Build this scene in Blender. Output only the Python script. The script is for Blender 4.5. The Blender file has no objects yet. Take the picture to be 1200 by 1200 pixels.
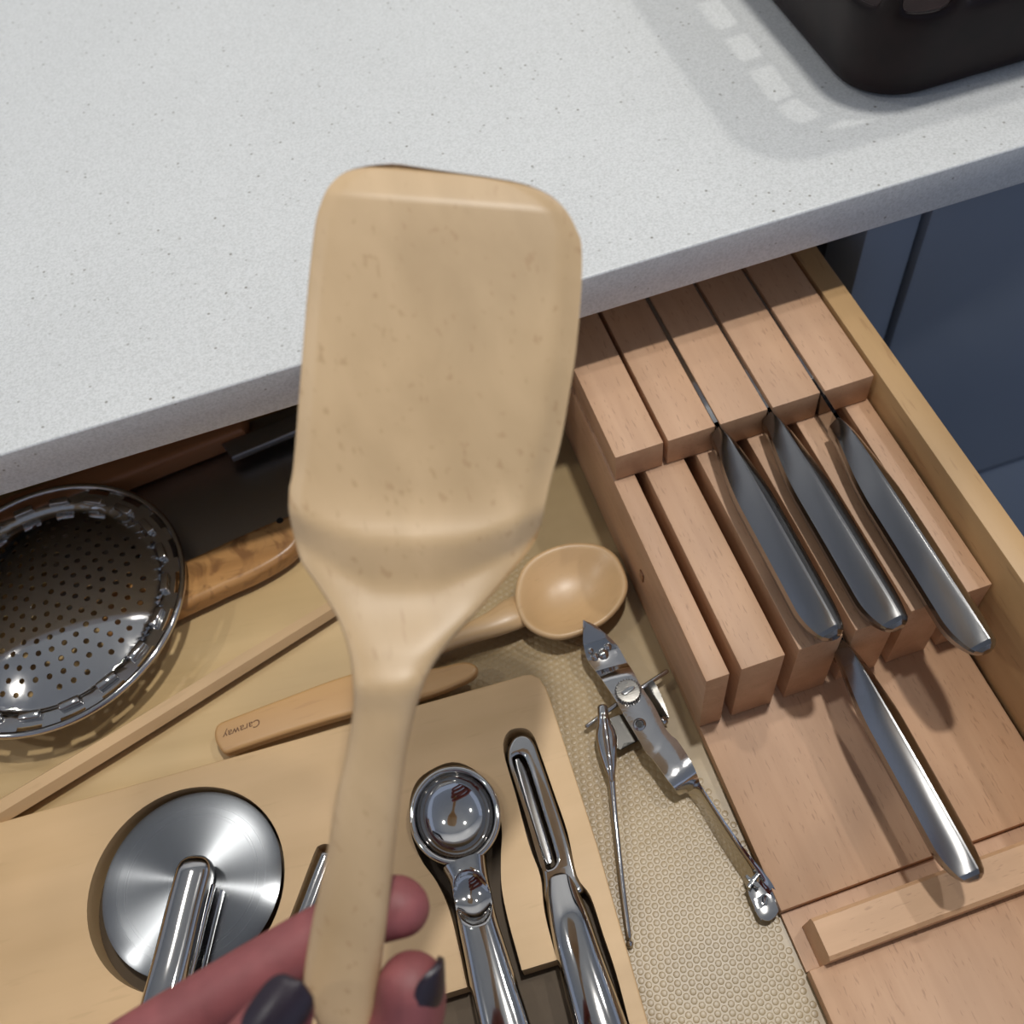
import bpy, bmesh, math, random
from mathutils import Vector, Matrix
random.seed(7)
PI = math.pi
S = bpy.context.scene
COL = S.collection

# ------------------------------------------------------------------ camera
H = 0.45
RX, RY, RZ = 0.992786871, -0.177583937, -0.158461997      # pitch, roll, yaw measured from the drawer's edges
F = 1200.0
def _rot():
    cx, sx = math.cos(RX), math.sin(RX); cy, sy = math.cos(RY), math.sin(RY); cz, sz = math.cos(RZ), math.sin(RZ)
    yaw = Matrix(((cz, sz, 0), (-sz, cz, 0), (0, 0, 1)))
    B = Matrix(((1, 0, 0), (0, 0, -1), (0, 1, 0)))
    pitch = Matrix(((1, 0, 0), (0, cx, -sx), (0, sx, cx)))
    roll = Matrix(((cy, -sy, 0), (sy, cy, 0), (0, 0, 1)))
    return roll @ pitch @ B @ yaw
M3 = _rot()
CAM = Vector((0, 0, H))
cd = bpy.data.cameras.new('camera'); cam = bpy.data.objects.new('camera', cd); COL.objects.link(cam)
cd.sensor_width = 36; cd.lens = 36 * F / 1200; cd.clip_start = .01
rows = [M3[0], -M3[1], -M3[2]]
cam.matrix_world = Matrix.Translation(CAM) @ Matrix((rows[0], rows[1], rows[2])).transposed().to_4x4()
cd.dof.use_dof = True; cd.dof.focus_distance = 0.42; cd.dof.aperture_fstop = 9.5
S.camera = cam
def ray(x, y):
    return M3.transposed() @ Vector((x - 600, y - 600, F))
def at(x, y, z):                       # the point of the photographed scene seen at (x, y) that lies at height z
    d = ray(x, y); return CAM + d * ((z - H) / d.z)
def far(x, y, d):                      # ... or at distance d in front of the camera
    return CAM + ray(x, y) * (d / F)

# ------------------------------------------------------------------ world, lights, exposure
W = bpy.data.worlds.new('world'); S.world = W; W.use_nodes = True
bg = W.node_tree.nodes['Background']; bg.inputs[0].default_value = (0.66, 0.77, 1.03, 1); bg.inputs[1].default_value = 0.46
S.view_settings.view_transform = 'Standard'; S.view_settings.look = 'None'
S.view_settings.exposure = 0.0; S.view_settings.gamma = 1; S.view_settings.use_curve_mapping = False
CEIL = 1.62
LAMPS = [((.24, .27), 11.0), ((.85, .42), 5.0), ((-1.25, .30), 4.5), ((-.50, .80), 2.0)]
def lamp(x, y, p, r=.034):
    ld = bpy.data.lights.new('downlight', 'AREA'); ld.shape = 'DISK'; ld.size = 2 * r; ld.energy = p
    ld.color = (1, .975, .93)
    o = bpy.data.objects.new('downlight_lamp', ld); COL.objects.link(o); o.location = (x, y, CEIL - .012)
for (xy, p) in LAMPS: lamp(xy[0], xy[1], p)

# ------------------------------------------------------------------ helpers
def tag(o, label=None, cat=None, group=None, kind=None):
    for k, v in (('label', label), ('category', cat), ('group', group), ('kind', kind)):
        if v: o[k] = v
    return o
def empty(name, loc):
    o = bpy.data.objects.new(name, None); o.empty_display_size = .01; COL.objects.link(o); o.location = loc; return o
def link(name, me, mat, parent=None, origin=None, angle=35, smooth=True):
    """me holds world coordinates; the object's origin goes to origin (or its base centre), children to the parent's"""
    if parent is not None: org = Vector(parent.location); 
    elif origin is not None: org = Vector(origin)
    else:
        c = [v.co for v in me.vertices]
        org = Vector(((min(v.x for v in c) + max(v.x for v in c)) / 2, (min(v.y for v in c) + max(v.y for v in c)) / 2, min(v.z for v in c)))
    if parent is not None and parent.parent is not None: org = org + Vector(parent.parent.location)
    me.transform(Matrix.Translation(-org))
    me.materials.clear(); me.materials.append(mat)
    if smooth:
        for p in me.polygons: p.use_smooth = True
        me.set_sharp_from_angle(angle=math.radians(angle))
    o = bpy.data.objects.new(name, me); COL.objects.link(o)
    if parent is not None: o.parent = parent
    else: o.location = org
    return o
def pymesh(verts, faces):
    me = bpy.data.meshes.new('m'); me.from_pydata([tuple(v) for v in verts], [], faces); me.validate(); 
    bm = bmesh.new(); bm.from_mesh(me); bmesh.ops.recalc_face_normals(bm, faces=bm.faces); bm.to_mesh(me); bm.free()
    return me
def boxmesh(x0, x1, y0, y1, z0, z1, bev=0.0, seg=2):
    bm = bmesh.new(); bmesh.ops.create_cube(bm, size=1)
    for v in bm.verts: v.co = Vector(((x0 + x1) / 2 + v.co.x * (x1 - x0), (y0 + y1) / 2 + v.co.y * (y1 - y0), (z0 + z1) / 2 + v.co.z * (z1 - z0)))
    if bev: bmesh.ops.bevel(bm, geom=bm.edges[:], offset=bev, segments=seg, affect='EDGES', profile=.5)
    me = bpy.data.meshes.new('m'); bm.to_mesh(me); bm.free(); return me
def box(name, x0, x1, y0, y1, z0, z1, mat, parent=None, bev=0.0, seg=2):
    return link(name, boxmesh(x0, x1, y0, y1, z0, z1, bev, seg), mat, parent)
def loft(rings, cap=True):
    n = len(rings[0]); V = [p for r in rings for p in r]; Fc = []
    for i in range(len(rings) - 1):
        for j in range(n):
            k = (j + 1) % n
            Fc.append((i * n + j, i * n + k, (i + 1) * n + k, (i + 1) * n + j))
    if cap: Fc.append(tuple(range(n))); Fc.append(tuple((len(rings) - 1) * n + j for j in range(n)))
    return pymesh(V, Fc)
def cr(pts, n=6, closed=False):
    P = [Vector(p) for p in pts]; m = len(P); out = []
    for i in range(m if closed else m - 1):
        if closed: a, b, c, d = P[i - 1], P[i], P[(i + 1) % m], P[(i + 2) % m]
        else: a, b, c, d = P[max(i - 1, 0)], P[i], P[i + 1], P[min(i + 2, m - 1)]
        for k in range(n):
            t = k / n
            out.append(.5 * ((2 * b) + (c - a) * t + (2 * a - 5 * b + 4 * c - d) * t * t + (3 * b - a - 3 * c + d) * t ** 3))
    if not closed: out.append(P[-1])
    return out
def sgn(x, p): return math.copysign(abs(x) ** p, x)
def sweep(pts, n=24, p=1.0, up=(0, 0, 1), cap=True, sub=6, round_ends=False, fn=None):
    """pts: (Vector centre, half width, half height); superellipse sections"""
    dat = [Vector((q[0][0], q[0][1], q[0][2])) for q in pts]
    C = cr(dat, sub); R = cr([(q[1], q[2], 0) for q in pts], sub)
    up = Vector(up); rings = []
    m = len(C)
    for i in range(m):
        t = (C[min(i + 1, m - 1)] - C[max(i - 1, 0)]).normalized()
        s = t.cross(up).normalized(); u = s.cross(t).normalized()
        a, b = max(R[i].x, 1e-5), max(R[i].y, 1e-5)
        ring = []
        for j in range(n):
            th = 2 * PI * j / n
            q = C[i] + s * a * sgn(math.cos(th), p) + u * b * sgn(math.sin(th), p)
            ring.append(fn(q, i / (m - 1), th) if fn else q)
        rings.append(ring)
    if round_ends:
        def dome(ring, c, d, r):
            o = []
            for k in range(1, 5):
                f = math.cos(k / 4.001 * PI / 2); g = math.sin(k / 4 * PI / 2)
                o.append([c + (q - c) * f + d * r * g for q in ring])
            return o
        t0 = (C[0] - C[1]).normalized(); t1 = (C[-1] - C[-2]).normalized()
        a = dome(rings[0], C[0], t0, R[0].x * round_ends); b = dome(rings[-1], C[-1], t1, R[-1].x * round_ends)
        rings = a[::-1] + rings + b
    return loft(rings, cap)
def plate(outline, holes, z0, z1, bev=0.0, res=2):
    cu = bpy.data.curves.new('c', 'CURVE'); cu.dimensions = '2D'; cu.fill_mode = 'BOTH'
    cu.extrude = max((z1 - z0) / 2 - bev, 1e-5); cu.bevel_depth = bev; cu.bevel_resolution = res
    cu.offset = -bev
    for L in [outline] + holes:
        sp = cu.splines.new('POLY'); sp.points.add(len(L) - 1); sp.use_cyclic_u = True
        for q, p in zip(sp.points, L): q.co = (p[0], p[1], 0, 1)
    o = bpy.data.objects.new('t', cu); COL.objects.link(o)
    dg = bpy.context.evaluated_depsgraph_get(); me = bpy.data.meshes.new_from_object(o.evaluated_get(dg))
    bpy.data.objects.remove(o); bpy.data.curves.remove(cu)
    me.transform(Matrix.Translation((0, 0, (z0 + z1) / 2)))
    bm = bmesh.new(); bm.from_mesh(me); bmesh.ops.remove_doubles(bm, verts=bm.verts, dist=1e-6)
    bmesh.ops.recalc_face_normals(bm, faces=bm.faces); bm.to_mesh(me); bm.free()
    return me
def circle(cx, cy, r, n=32): return [(cx + r * math.cos(2 * PI * i / n), cy + r * math.sin(2 * PI * i / n)) for i in range(n)]
def revolve(prof, c, n=48, sx=1, sy=1):
    rings = [[Vector((c[0] + r * sx * math.cos(2 * PI * j / n), c[1] + r * sy * math.sin(2 * PI * j / n), c[2] + z)) for j in range(n)] for r, z in prof]
    return loft(rings, cap=True)
def baked(me, mods):
    o = bpy.data.objects.new('t', me); COL.objects.link(o)
    for ty, kw in mods:
        m = o.modifiers.new('m', ty)
        for k, v in kw.items(): setattr(m, k, v)
    dg = bpy.context.evaluated_depsgraph_get(); r = bpy.data.meshes.new_from_object(o.evaluated_get(dg))
    bpy.data.objects.remove(o); return r
def join(ms):
    bm = bmesh.new()
    for m in ms: bm.from_mesh(m)
    r = bpy.data.meshes.new('m'); bm.to_mesh(r); bm.free(); return r
def ss(a, b_, x):
    t = max(0, min(1, (x - a) / (b_ - a))); return t * t * (3 - 2 * t)
def px(pts, z): return [at(x, y, z) for x, y in pts]

# ------------------------------------------------------------------ materials
def newmat(name):
    m = bpy.data.materials.new(name); m.use_nodes = True; nt = m.node_tree
    return m, nt, nt.nodes['Principled BSDF']
def N(nt, t, **kw):
    n = nt.nodes.new(t)
    for k, v in kw.items(): setattr(n, k, v)
    return n
def ramp(nt, src, stops):
    r = N(nt, 'ShaderNodeValToRGB'); e = r.color_ramp.elements
    while len(e) < len(stops): e.new(.5)
    for q, (p, c) in zip(e, stops): q.position = p; q.color = (*c, 1)
    nt.links.new(src, r.inputs[0]); return r.outputs[0]
def wood(name, c0, c1, fleck, axis='Y', scale=1.0, rough=.45, fl=.5, ang=0.0, coat=0.0, big=None):
    c0, c1, fleck = [(c[0] * 1.15, c[1] * 1.06, c[2] * .93) for c in (c0, c1, fleck)]
    m, nt, b = newmat(name); L = nt.links.new
    tc = N(nt, 'ShaderNodeTexCoord'); oi = N(nt, 'ShaderNodeObjectInfo')
    add = N(nt, 'ShaderNodeVectorMath', operation='MULTIPLY_ADD')
    L(oi.outputs['Random'], add.inputs[0]); add.inputs[1].default_value = (3.1, 1.7, 2.3); L(tc.outputs['Object'], add.inputs[2])
    rt = N(nt, 'ShaderNodeVectorRotate', rotation_type='Z_AXIS'); rt.inputs['Angle'].default_value = ang; L(add.outputs[0], rt.inputs[0])
    mp = N(nt, 'ShaderNodeMapping'); L(rt.outputs[0], mp.inputs[0])
    s = [260 * scale, 260 * scale, 260 * scale]; s[{'X': 0, 'Y': 1, 'Z': 2}[axis]] = 16 * scale; mp.inputs['Scale'].default_value = s
    n1 = N(nt, 'ShaderNodeTexNoise'); n1.inputs['Scale'].default_value = .35; n1.inputs['Detail'].default_value = 5; n1.inputs['Distortion'].default_value = .4; L(mp.outputs[0], n1.inputs[0])
    col = ramp(nt, n1.outputs[0], [(.3, c0), (.7, c1)])
    n3 = N(nt, 'ShaderNodeTexNoise'); n3.inputs['Scale'].default_value = 14; n3.inputs['Detail'].default_value = 2; L(add.outputs[0], n3.inputs[0])
    hs = N(nt, 'ShaderNodeHueSaturation'); L(col, hs.inputs['Color'])
    mr = N(nt, 'ShaderNodeMapRange'); L(n3.outputs[0], mr.inputs[0]); mr.inputs[1].default_value = .3; mr.inputs[2].default_value = .7; mr.inputs[3].default_value = .88; mr.inputs[4].default_value = 1.1
    L(mr.outputs[0], hs.inputs['Value']); col = hs.outputs[0]
    mp2 = N(nt, 'ShaderNodeMapping'); L(rt.outputs[0], mp2.inputs[0])
    s2 = [1500 * scale] * 3; s2[{'X': 0, 'Y': 1, 'Z': 2}[axis]] = 190 * scale; mp2.inputs['Scale'].default_value = s2
    n2 = N(nt, 'ShaderNodeTexNoise'); n2.inputs['Scale'].default_value = .5; n2.inputs['Detail'].default_value = 1.5; L(mp2.outputs[0], n2.inputs[0])
    f = N(nt, 'ShaderNodeMapRange'); f.inputs[1].default_value = .64; f.inputs[2].default_value = .72; f.inputs[4].default_value = fl; L(n2.outputs[0], f.inputs[0])
    mx = N(nt, 'ShaderNodeMixRGB'); L(f.outputs[0], mx.inputs[0]); L(col, mx.inputs[1]); mx.inputs[2].default_value = (*fleck, 1)
    col = mx.outputs[0]
    if big:
        n4 = N(nt, 'ShaderNodeTexNoise'); n4.inputs['Scale'].default_value = big[1]; n4.inputs['Detail'].default_value = 3; n4.inputs['Distortion'].default_value = 1.5; L(add.outputs[0], n4.inputs[0])
        g = N(nt, 'ShaderNodeMapRange'); g.inputs[1].default_value = .5; g.inputs[2].default_value = .65; L(n4.outputs[0], g.inputs[0])
        mx2 = N(nt, 'ShaderNodeMixRGB'); L(g.outputs[0], mx2.inputs[0]); L(col, mx2.inputs[1]); mx2.inputs[2].default_value = (*big[0], 1); col = mx2.outputs[0]
    L(col, b.inputs['Base Color']); b.inputs['Roughness'].default_value = rough
    b.inputs['Coat Weight'].default_value = coat; b.inputs['Coat Roughness'].default_value = .3
    bp = N(nt, 'ShaderNodeBump'); bp.inputs['Strength'].default_value = .12; bp.inputs['Distance'].default_value = .0003; L(n1.outputs[0], bp.inputs['Height']); L(bp.outputs[0], b.inputs['Normal'])
    return m
def metal(name, col=(.62, .63, .64), rough=.1, scratch=0.0, aniso=0.0, bumps=0.0):
    m, nt, b = newmat(name); L = nt.links.new
    b.inputs['Base Color'].default_value = (*col, 1); b.inputs['Metallic'].default_value = 1; b.inputs['Roughness'].default_value = rough
    if scratch or bumps:
        tc = N(nt, 'ShaderNodeTexCoord'); n = N(nt, 'ShaderNodeTexNoise'); n.inputs['Scale'].default_value = 260; n.inputs['Detail'].default_value = 4; L(tc.outputs['Object'], n.inputs[0])
        mr = N(nt, 'ShaderNodeMapRange'); mr.inputs[3].default_value = max(rough - scratch, .02); mr.inputs[4].default_value = rough + scratch; L(n.outputs[0], mr.inputs[0]); L(mr.outputs[0], b.inputs['Roughness'])
        if bumps:
            bp = N(nt, 'ShaderNodeBump'); bp.inputs['Strength'].default_value = bumps; bp.inputs['Distance'].default_value = .0005; L(n.outputs[0], bp.inputs['Height']); L(bp.outputs[0], b.inputs['Normal'])
    if aniso:
        b.inputs['Anisotropic'].default_value = aniso
    return m
def plain(name, col, rough=.5, noise=0.0, scale=200, spec=.5):
    m, nt, b = newmat(name); L = nt.links.new
    b.inputs['Roughness'].default_value = rough; b.inputs['Specular IOR Level'].default_value = spec
    tc = N(nt, 'ShaderNodeTexCoord'); n = N(nt, 'ShaderNodeTexNoise'); n.inputs['Scale'].default_value = scale; n.inputs['Detail'].default_value = 4; L(tc.outputs['Object'], n.inputs[0])
    c = ramp(nt, n.outputs[0], [(.3, tuple(x * (1 - noise) for x in col)), (.7, tuple(min(1, x * (1 + noise)) for x in col))])
    L(c, b.inputs['Base Color']); return m

beech = wood('beech', (.44, .275, .175), (.50, .325, .215), (.25, .135, .075), 'Y', 1.7, .5, .5)
beech_x = wood('beech_cross', (.48, .31, .19), (.54, .355, .225), (.28, .16, .085), 'X', 1.7, .5, .5)
ply = wood('drawer_ply', (.40, .265, .135), (.48, .325, .17), (.26, .15, .07), 'Y', .6, .45, .4)
maple = wood('maple', (.45, .335, .205), (.54, .41, .26), (.30, .18, .09), 'Y', .6, .40, .35, coat=0)
birch = wood('birch', (.52, .375, .215), (.585, .43, .26), (.38, .26, .14), 'X', .5, .5, .18, ang=.06)
palewood = wood('pale_wood', (.46, .345, .18), (.555, .43, .245), (.34, .23, .115), 'X', .35, .5, .12, ang=.16)
spoonwood = wood('spoon_wood', (.47, .33, .185), (.55, .395, .235), (.34, .22, .115), 'X', .5, .38, .2, ang=-.3, coat=.2)
amber = wood('amber_wood', (.43, .26, .115), (.50, .32, .15), (.30, .16, .065), 'X', .5, .4, .2, ang=.05, coat=.3)
acacia = wood('acacia', (.36, .185, .065), (.56, .33, .14), (.20, .09, .03), 'X', .4, .35, .35, ang=.1, coat=.3, big=((.28, .13, .045), 60))
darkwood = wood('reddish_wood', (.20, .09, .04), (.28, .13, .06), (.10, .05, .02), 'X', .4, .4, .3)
recess = wood('recess_floor', (.062, .042, .022), (.085, .058, .03), (.07, .05, .03), 'X', .5, .6, .2)  # wood coloured very dark: the shade of a deeper trough is painted in
opener_dull = metal('opener_dull', (.22, .21, .19), .22)
worn = metal('worn_chrome', (.62, .61, .60), .10, .03, bumps=.10)
chrome = metal('chrome', (.60, .59, .575), .07, .03)
polished = metal('polished_steel', (.50, .49, .475), .08)
satin = metal('satin_steel', (.31, .305, .30), .19)
cast = metal('cast_chrome', (.50, .51, .51), .12, .04, bumps=.8)
dullmetal = metal('zinc_metal', (.30, .285, .26), .28, .05, bumps=.15)
darksteel = metal('dark_steel', (.40, .39, .38), .36, .05)
greysteel = metal('grey_bar_steel', (.30, .31, .33), .35, .05)

def radial_metal():
    m, nt, b = newmat('spun_steel'); L = nt.links.new
    b.inputs['Base Color'].default_value = (.25, .26, .27, 1); b.inputs['Metallic'].default_value = 1; b.inputs['Roughness'].default_value = .3
    b.inputs['Anisotropic'].default_value = .97; b.inputs['Anisotropic Rotation'].default_value = .25
    tg = N(nt, 'ShaderNodeTangent', direction_type='RADIAL', axis='Z'); L(tg.outputs[0], b.inputs['Tangent'])
    tc = N(nt, 'ShaderNodeTexCoord'); ln = N(nt, 'ShaderNodeVectorMath', operation='LENGTH'); L(tc.outputs['Object'], ln.inputs[0])
    n = N(nt, 'ShaderNodeTexNoise', noise_dimensions='1D'); n.inputs['Scale'].default_value = 2500; L(ln.outputs['Value'], n.inputs['W'])
    mr = N(nt, 'ShaderNodeMapRange'); mr.inputs[3].default_value = .20; mr.inputs[4].default_value = .30; L(n.outputs[0], mr.inputs[0]); L(mr.outputs[0], b.inputs['Roughness'])
    return m
spun = radial_metal()

def quartz_mat():
    m, nt, b = newmat('quartz'); L = nt.links.new
    tc = N(nt, 'ShaderNodeTexCoord')
    n = N(nt, 'ShaderNodeTexNoise'); n.inputs['Scale'].default_value = 900; n.inputs['Detail'].default_value = 3; L(tc.outputs['Object'], n.inputs[0])
    base = ramp(nt, n.outputs[0], [(.34, (.57, .58, .565)), (.5, (.64, .65, .64)), (.68, (.70, .71, .70))])
    v = N(nt, 'ShaderNodeTexVoronoi'); v.inputs['Scale'].default_value = 330; L(tc.outputs['Object'], v.inputs['Vector'])
    sp = N(nt, 'ShaderNodeSeparateColor'); L(v.outputs['Color'], sp.inputs[0])
    thr = N(nt, 'ShaderNodeMath', operation='GREATER_THAN'); L(sp.outputs[0], thr.inputs[0]); thr.inputs[1].default_value = .86
    dd = N(nt, 'ShaderNodeMapRange'); L(v.outputs['Distance'], dd.inputs[0]); dd.inputs[1].default_value = .12; dd.inputs[2].default_value = .3; dd.inputs[3].default_value = 1; dd.inputs[4].default_value = 0
    ml = N(nt, 'ShaderNodeMath', operation='MULTIPLY'); L(thr.outputs[0], ml.inputs[0]); L(dd.outputs[0], ml.inputs[1])
    ml2 = N(nt, 'ShaderNodeMath', operation='MULTIPLY'); L(ml.outputs[0], ml2.inputs[0]); L(sp.outputs[1], ml2.inputs[1])
    mx = N(nt, 'ShaderNodeMixRGB'); L(ml2.outputs[0], mx.inputs[0]); L(base, mx.inputs[1]); mx.inputs[2].default_value = (.24, .23, .20, 1)
    n2 = N(nt, 'ShaderNodeTexNoise'); n2.inputs['Scale'].default_value = 9; n2.inputs['Detail'].default_value = 2; L(tc.outputs['Object'], n2.inputs[0])
    hs = N(nt, 'ShaderNodeHueSaturation'); L(mx.outputs[0], hs.inputs['Color']); mr = N(nt, 'ShaderNodeMapRange'); L(n2.outputs[0], mr.inputs[0]); mr.inputs[3].default_value = .93; mr.inputs[4].default_value = 1.05; L(mr.outputs[0], hs.inputs['Value'])
    L(hs.outputs[0], b.inputs['Base Color']); b.inputs['Roughness'].default_value = .32
    return m
quartz = quartz_mat()
def mat_mat():
    m, nt, b = newmat('liner_plastic'); L = nt.links.new
    tc = N(nt, 'ShaderNodeTexCoord'); n = N(nt, 'ShaderNodeTexNoise'); n.inputs['Scale'].default_value = 30; n.inputs['Detail'].default_value = 3; L(tc.outputs['Object'], n.inputs[0])
    c = ramp(nt, n.outputs[0], [(.3, (.345, .245, .12)), (.7, (.405, .295, .15))]); L(c, b.inputs['Base Color'])
    b.inputs['Roughness'].default_value = .36; b.inputs['Specular IOR Level'].default_value = .6
    n2 = N(nt, 'ShaderNodeTexNoise'); n2.inputs['Scale'].default_value = 45; L(tc.outputs['Object'], n2.inputs[0])
    bp = N(nt, 'ShaderNodeBump'); bp.inputs['Strength'].default_value = .25; bp.inputs['Distance'].default_value = .001; L(n2.outputs[0], bp.inputs['Height']); L(bp.outputs[0], b.inputs['Normal'])
    return m
liner_m = mat_mat()
greypaint = plain('blue_grey_paint', (.21, .245, .30), .4, .04, 8)
darkpaint = plain('dark_carcass', (.012, .012, .012), .6, .1, 8)
white = plain('white_paint', (.75, .75, .74), .7, .03, 3)
tilef = plain('floor_tile', (.10, .10, .10), .5, .15, 5)
basketm = plain('brown_plastic', (.012, .0055, .005), .45, .35, 60, .2)
skin = plain('skin', (.27, .080, .080), .55, .16, 90)
nailm = plain('nail_polish', (.022, .014, .022), .35, .1, 90)
ink = plain('burnt_ink', (.12, .05, .02), .6, .1, 90)
blackm = plain('black_hole', (.008, .008, .008), .6)

# ------------------------------------------------------------------ setting
tag(box('floor', -2.5, 2.5, -2.6, 1.3, -.93, -.90, tilef), kind='structure')
tag(box('ceiling', -2.5, 2.5, -2.6, 1.3, CEIL, CEIL + .03, white), kind='structure')
tag(box('wall_back', -2.5, 2.5, 1.22, 1.3, -.90, CEIL, white), kind='structure')
emit, nt, b = newmat('lamp_glow'); b.inputs['Emission Color'].default_value = (1, .96, .9, 1); b.inputs['Emission Strength'].default_value = 8
wordL = ['above the knife drawer', 'to the right over the counter', 'far to the left along the counter', 'to the left deep over the counter']
for (xy, p), wd in zip(LAMPS, wordL):
    e = empty('ceiling_light', (xy[0], xy[1], CEIL - .012))
    tag(e, 'round recessed white downlight ' + wd, 'light', 'recessed downlights')
    link('trim_ring', revolve([(.052, .012), (.052, .003), (.048, 0), (.040, 0), (.038, .012)], e.location, 40), white, e)
    link('diffuser', revolve([(.0001, .010), (.037, .010), (.037, .012), (.0001, .012)], e.location, 32), emit, e)

CY, CZ0, CZ1 = .3055, .110, .134
o = box('countertop', -.9, 1.1, CY, 1.22, CZ0, CZ1, quartz, bev=.0012, seg=3)
tag(o, 'white speckled quartz countertop slab above the open drawer', 'countertop')

cab = empty('kitchen_cabinet', (.30, .60, -.90))
tag(cab, 'blue-grey kitchen cabinet run under the quartz countertop', 'cabinet')
box('side_panel', .2530, .2830, .330, 1.2, -.9, .1095, greypaint, cab, .001)
box('drawer_front', .2860, .88, .327, .345, -.20, .104, greypaint, cab, .0015)
box('door', .2860, .88, .327, .345, -.80, -.204, greypaint, cab, .0015)
box('side_panel', -.62, -.60, .33, 1.2, -.9, .1095, greypaint, cab, .001)
box('side_panel', -.335, -.317, .33, 1.2, -.9, .1095, greypaint, cab, .001)
box('back_panel', -.60, .2530, 1.15, 1.17, -.9, .1095, darkpaint, cab)
box('bottom_panel', -.60, .2530, .36, 1.15, -.9, -.88, darkpaint, cab)
box('shelf', -.60, .2530, .345, 1.15, -.26, -.245, darkpaint, cab)
box('inner_side', .2450, .2528, .36, 1.15, -.245, .1095, darkpaint, cab)
box('drawer_front', -.60, -.338, .327, .345, -.20, .104, greypaint, cab, .0015)

dr = empty('drawer', (-.04, .10, -.012))
tag(dr, 'open plywood drawer holding utensils and a knife tray', 'drawer')
DT = .077
box('side_panel', .2178, .2298, -.20, .70, -.04, DT, ply, dr, .0008)
box('side_panel', -.312, -.300, -.20, .70, -.04, DT, ply, dr, .0008)
box('back_panel', -.2998, .2176, .688, .70, -.04, DT, ply, dr, .0008)
box('bottom_panel', -.2998, .2176, -.2, .687, -.012, -.0012, ply, dr)
box('front_panel', -.335, .2525, -.222, -.2005, -.10, .09, greypaint, dr, .0015)
box('runner', .2300, .2420, -.15, .60, -.03, .01, metal('runner_steel', (.35, .36, .37), .4), dr)

# drawer liner with raised dots
lin = box('drawer_liner', -.2995, .2172, -.1995, .686, -.0010, .0, liner_m)
tag(lin, 'tan translucent drawer liner with small raised round dots', 'liner')
V = []; Fc = []; pit = .0033; k = 0
for iy in range(-28, 115):
    for ix in range(-30, 28):
        cx_ = (ix + .5 * (iy % 2)) * pit * 1.0; cy_ = iy * pit * .87
        ca, sa = math.cos(.25), math.sin(.25)
        x, y = cx_ * ca - cy_ * sa + .02, cx_ * sa + cy_ * ca + .0
        if not (-.05 < x < .0880 and -.08 < y < .31): continue
        b0 = len(V); n = 12
        for (r, z) in ((.00142, -.0001), (.00132, .00005), (.00105, .00010)):
            for j in range(n): V.append((x + r * math.cos(2 * PI * j / n), y + r * math.sin(2 * PI * j / n), z))
        for q in range(2):
            for j in range(n):
                jj = (j + 1) % n; Fc.append((b0 + q * n + j, b0 + q * n + jj, b0 + (q + 1) * n + jj, b0 + (q + 1) * n + j))
        Fc.append(tuple(b0 + 2 * n + j for j in range(n)))
me = bpy.data.meshes.new('dots'); me.from_pydata(V, [], Fc)
tag(link('raised_dots', me, liner_m, lin, angle=60), kind='stuff')

# ------------------------------------------------------------------ knife organizer
ko = empty('knife_organizer', (.153, .15, 0.0))
tag(ko, 'beech in-drawer knife block with slotted slats along the right drawer side', 'knife block')
box('base_board', .0895, .2165, .0634, .66, .0004, .0078, beech, ko, .0004)
box('front_board', .0898, .2165, -.19, .0400, .0004, .0082, beech, ko, .0006)
box('recess_strip', .0898, .2165, .0402, .0632, .0004, .0030, beech, ko)
# cross bar with bevelled left end
bar = loft([[Vector((x, y, z)) for (y, z) in ((.0397, .0034), (.0397, .0165), (.0412, .018), (.0545, .018), (.056, .0165), (.056, .0034))] for x in (.0955, .1000, .2160)])
for v in bar.vertices:
    if v.co.x < .0980: v.co.x += (v.co.z - .0034) * .12; 
link('cross_bar', bar, beech_x, ko, angle=25)
lows = [(.0892, .0995), (.1046, .1238), (.1298, .1494), (.1550, .1745), (.1798, .1990), (.2045, .2165)]
for a, b_ in lows: box('slat', a, b_, .1456, .66, .0080, .0590, beech, ko, .0005)
ups = [(.0902, .1131), (.1153, .1380), (.1404, .1634), (.1658, .1891), (.1914, .2156)]
for a, b_ in ups: box('block', a, b_, .2508, .60, .0592, .0770, beech, ko, .0004)
box('dowel_plug', .0884, .0892, .2125, .2165, .028, .034, darkwood, ko, .0003)

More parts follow.
